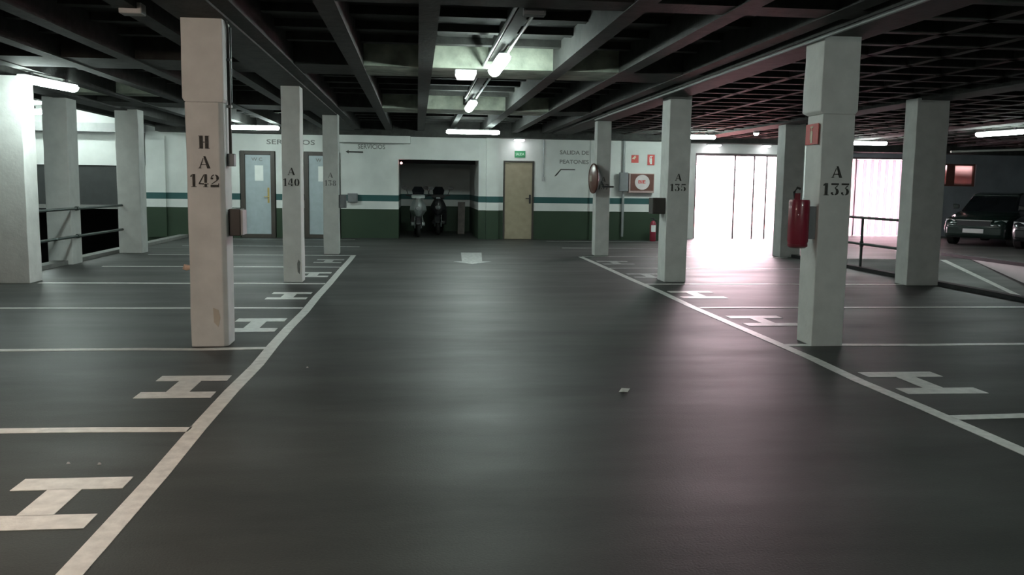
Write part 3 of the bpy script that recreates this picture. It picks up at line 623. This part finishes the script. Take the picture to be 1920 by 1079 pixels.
b = B(); box(b, .46, .72, 10.95, 11.06, 2.79, 2.85); obj('casing', b, mat('white_plastic', (.75, .72, .78), .5), t, bevel=.006)
b = B(); loft(b, [[(.49, 10.95, 2.735), (.69, 10.95, 2.735), (.69, 11.05, 2.735), (.49, 11.05, 2.735)], [(.465, 10.94, 2.79), (.715, 10.94, 2.79), (.715, 11.06, 2.79), (.465, 11.06, 2.79)]]); obj('lens', b, M_emer, t)
b = B(); tube(b, [(-.42, 24.33, 2.03), (-.42, 24.28, 2.03)], .035, 12, [.03, .022]); tag(obj('indicator_lamp', b, M_redled, smooth=True), 'tiny glowing reddish lamp in the top left corner of the dark alcove', 'lamp')

# ================================================================== VEHICLES
def rrect(x, z0, z1, w0, w1, y):
    return [(x-w0, y, z0), (x+w0, y, z0), (x+w1, y, z0+(z1-z0)*.45), (x+w1*.97, y, z1-.05), (x+w1*.85, y, z1), (x-w1*.85, y, z1), (x-w1*.97, y, z1-.05), (x-w1, y, z0+(z1-z0)*.45)]
def car(x, y, label, m, W=.86, H=1.45, rot=0, hatch=False):
    t = thing('car', label, 'car', (0, 0, 0))
    st = [(0, .30, .62, .60, .66), (.08, .22, .70, .74, .78), (.35, .20, .78, .80, W-.02), (1.0, .20, .90, .82, W), (1.35, .20, .94, .82, W), (3.0, .20, .97, .82, W), (3.7, .20, .99, .80, W-.02), (4.15, .24, .94, .74, W-.06), (4.25, .32, .80, .62, W-.14)]
    b = B(); loft(b, [rrect(0, a, c, w0, w1, yy) for yy, a, c, w0, w1 in st]); obj('body', b, m, t, bevel=.03, smooth=True)
    b = B(); cs = [(1.15, .90, W-.12, .92, W-.14), (1.75, .90, W-.08, H-.06, W-.26), (2.1, .90, W-.07, H-.02, W-.25), (3.0, .90, W-.07, H-.03, W-.26), (3.6, .92, W-.10, 1.30, W-.28), (4.0, .92, W-.14, .98, W-.18)]
    loft(b, [[(-wl, yy, zl), (wl, yy, zl), (wu, yy, zu), (-wu, yy, zu)] for yy, zl, wl, zu, wu in cs]); obj('windows', b, M_glass, t, bevel=.03, smooth=True)
    b = B(); loft(b, [[(-wu, yy, zu-.035), (wu, yy, zu-.035), (wu*.9, yy, zu+.02), (-wu*.9, yy, zu+.02)] for yy, zu, wu in ((1.68, H-.07, W-.24), (2.1, H-.02, W-.235), (3.0, H-.03, W-.245), (3.35, H-.09, W-.26))]); obj('roof', b, m, t, bevel=.02, smooth=True)
    for yy in (.78, 3.45):
        for s in (-1, 1):
            b = B(); tube(b, [(s*(W-.20), yy, .31), (s*(W+.0), yy, .31)], .31, 22); wh = obj('wheel', b, M_tyre, t, bevel=.02, smooth=True)
            b = B(); tube(b, [(s*(W-.0), yy, .31), (s*(W+.012), yy, .31)], .20, 16); obj('rim', b, M_chrome, wh)
    for s in (-1, 1):
        b = B(); loft(b, [[(s*.47, .02, .56), (s*.76, .12, .60), (s*.77, .14, .72), (s*.50, .04, .70)], [(s*.47, .2, .56), (s*.76, .3, .60), (s*.77, .3, .72), (s*.50, .2, .70)]]); obj('headlight', b, M_lens, t, bevel=.01)
        b = B(); loft(b, [[(s*(W-.02), 1.28, .98), (s*(W+.14), 1.26, .98), (s*(W+.14), 1.26, 1.12), (s*(W-.02), 1.28, 1.10)], [(s*(W-.02), 1.36, .98), (s*(W+.12), 1.36, .98), (s*(W+.12), 1.36, 1.12), (s*(W-.02), 1.36, 1.10)]]); obj('door_mirror', b, m, t, bevel=.02)
        b = B(); tube(b, [(s*.60, .02, .36), (s*.60, .10, .36)], .045, 12); obj('fog_light', b, M_lens, t)
    b = B(); box(b, -.42, .42, -.01, .06, .55, .68); obj('grille', b, M_black, t)
    b = B(); box(b, -.46, .46, -.02, .05, .685, .71); obj('chrome_strip', b, M_chrome, t)
    b = B(); box(b, -.26, .26, -.035, -.01, .36, .47); obj('number_plate', b, mat('plate_white', (.5, .5, .5), .5), t)
    b = B(); box(b, -.70, .70, -.012, .12, .30, .52); obj('bumper', b, m, t, bevel=.03)
    t.location = (x, y, 0); t.rotation_euler = (0, 0, rot); return t
car(14.95, 22.4, 'dark car with a pale number plate parked just right of the broad grey pillar', M_car2, rot=-.9)
car(15.6, 20.5, 'dark saloon with a chrome grille strip cut by the right edge of the photo', M_car, rot=-.9)

def scooter(label, paint, cx, cy, rot):
    t = thing('motor_scooter', label, 'scooter', (0, 0, 0))
    def wheel(name, y):
        b = B(); rings = []
        for k in range(24):
            a = 2*PI*k/24; rings.append([((.05*math.cos(q)), y+(.19+.05*math.sin(q))*math.cos(a), .24+(.19+.05*math.sin(q))*math.sin(a)) for q in [2*PI*j/8 for j in range(8)]])
        loft(b, rings+[rings[0]], cap=False); w_ = obj(name, b, M_tyre, t, smooth=True)
        b = B(); tube(b, [(-.03, y, .24), (.03, y, .24)], .15, 16); obj('rim', b, M_grey, w_)
    wheel('front_wheel', .0); wheel('rear_wheel', 1.28)
    b = B(); loft(b, [[(-.07, y, z), (.07, y, z), (.06, y+.02, z+.05), (-.06, y+.02, z+.05)] for y, z in ((-.26, .36), (-.16, .49), (0, .53), (.16, .49))]); obj('mudguard', b, M_black, t, bevel=.015, smooth=True)
    for s in (-1, 1):
        b = B(); tube(b, [(s*.085, 0, .24), (s*.08, .10, .62)], .022, 8); obj('fork_leg', b, M_chrome, t, smooth=True)
    # front shield: narrow at the bottom, broad in the middle, pointed at the headlight
    b = B(); prof = [(.52, .06, .03), (.62, .15, -.02), (.74, .24, -.06), (.86, .22, -.06), (.98, .16, -.03), (1.06, .10, .02)]
    loft(b, [[(-wd, yy+.12, z), (-wd*.5, yy, z), (0, yy-.03, z), (wd*.5, yy, z), (wd, yy+.12, z), (wd*.9, yy+.2, z), (-wd*.9, yy+.2, z)] for z, wd, yy in prof]); obj('front_shield', b, paint, t, bevel=.01, smooth=True)
    b = B(); loft(b, [[(r*math.cos(2*PI*k/16), yy, .80+r*.8*math.sin(2*PI*k/16)) for k in range(16)] for r, yy in ((.02, -.115), (.07, -.105), (.085, -.06))]); obj('badge_light', b, M_lens if paint is M_silver else M_grey, t, smooth=True)
    b = B(); loft(b, [[(-wd, yy, z), (wd, yy, z), (wd*.8, yy+.12, z), (-wd*.8, yy+.12, z)] for z, wd, yy in ((1.02, .10, .03), (1.08, .19, -.02), (1.15, .20, .0), (1.21, .12, .05))]); obj('headlight_cowl', b, paint, t, bevel=.015, smooth=True)
    b = B(); loft(b, [[(-.07, -.035, 1.05), (.07, -.035, 1.05), (.05, -.02, 1.10), (-.05, -.02, 1.10)], [(-.07, .03, 1.05), (.07, .03, 1.05), (.05, .03, 1.10), (-.05, .03, 1.10)]]); obj('headlight', b, M_lens, t, bevel=.01)
    b = B(); loft(b, [[(-.15, .02, 1.18), (.15, .02, 1.18), (.15, .03, 1.18), (-.15, .03, 1.18)], [(-.17, .10, 1.30), (.17, .10, 1.30), (.17, .11, 1.30), (-.17, .11, 1.30)], [(-.10, .17, 1.40), (.10, .17, 1.40), (.10, .18, 1.40), (-.10, .18, 1.40)]]); obj('windscreen', b, M_glass, t, smooth=True)
    b = B(); tube(b, [(-.33, .22, 1.16), (-.15, .12, 1.13), (.15, .12, 1.13), (.33, .22, 1.16)], .018, 8); obj('handlebar', b, M_black, t, smooth=True)
    for s in (-1, 1):
        b = B(); tube(b, [(s*.26, .18, 1.15), (s*.33, .14, 1.32)], .009, 6); loft(b, [[(s*.36+.085*math.cos(2*PI*k/14), yy, 1.36+.05*math.sin(2*PI*k/14)) for k in range(14)] for yy in (.12, .15)]); obj('mirror', b, M_black, t, smooth=True)
    b = B(); loft(b, [[(-wd, y, z0), (wd, y, z0), (wd, y, z1), (-wd, y, z1)] for y, wd, z0, z1 in ((.16, .20, .30, .42), (.60, .20, .28, .40), (.75, .16, .30, .60), (.95, .18, .34, .70), (1.5, .16, .48, .74), (1.72, .08, .62, .76))]); obj('body', b, paint, t, bevel=.03, smooth=True)
    b = B(); loft(b, [[(-wd, y, z0), (wd, y, z0), (wd*.8, y, z0+.1), (-wd*.8, y, z0+.1)] for y, wd, z0 in ((.80, .12, .66), (1.0, .16, .70), (1.4, .15, .74), (1.65, .10, .78))]); obj('seat', b, M_black, t, bevel=.02, smooth=True)
    t.location = (cx, cy, 0); t.rotation_euler = (0, 0, rot)
scooter('silver-fronted motor scooter parked nose out in the dark alcove', M_silver, .04, 24.75, .05)
scooter('black motor scooter deeper in the alcove, right of the silver one', M_black, .62, 25.9, -.1)
b = B(); loft(b, [[(1.22, 26.5, 0), (1.42, 26.5, 0), (1.46, 26.9, .95), (1.24, 26.9, .95)], [(1.22, 26.53, 0), (1.42, 26.53, 0), (1.46, 26.93, .95), (1.24, 26.93, .95)]]); tag(obj('wooden_board', b, M_wood, bevel=.004), 'greyish board leaning in the right side of the dark alcove', 'board')

# small litter
b = B(); vs = [b.verts.new((1.43+dx, 6.03+dy, dz)) for dx, dy, dz in ((0, 0, .004), (.03, .05, .022), (.06, -.01, .006), (.09, .04, .02), (.05, .08, .003), (.02, -.03, .015))]
for f in ((0, 2, 1), (1, 2, 3), (1, 3, 4), (0, 5, 2), (0, 1, 5)): b.faces.new([vs[i] for i in f])
o = tag(obj('paper_scrap', b, M_paper), 'small crumpled white paper scrap on the right of the aisle floor', 'litter'); so = o.modifiers.new('s', 'SOLIDIFY'); so.thickness = .002
for i, (x, y, lb) in enumerate(((-1.62, 4.60, 'right one of two tiny white specks before the nearest left bay line'), (-1.78, 4.62, 'left one of two tiny white specks before the nearest left bay line'), (-1.95, 11.9, 'pale speck on the floor behind the nearest left pillar'), (-.86, 6.99, 'tiny speck on the aisle floor near the left line'))):
    b = B(); s = .008; loft(b, [[(x-s, y-s, 0), (x+s*1.4, y-s*.6, 0), (x+s, y+s, 0), (x-s*.7, y+s*1.2, 0)], [(x-s*.6, y-s*.6, .008), (x+s*.8, y-s*.3, .010), (x+s*.5, y+s*.6, .006), (x-s*.4, y+s*.6, .009)]])
    tag(obj('pebble', b, M_lgrey), lb, 'litter')
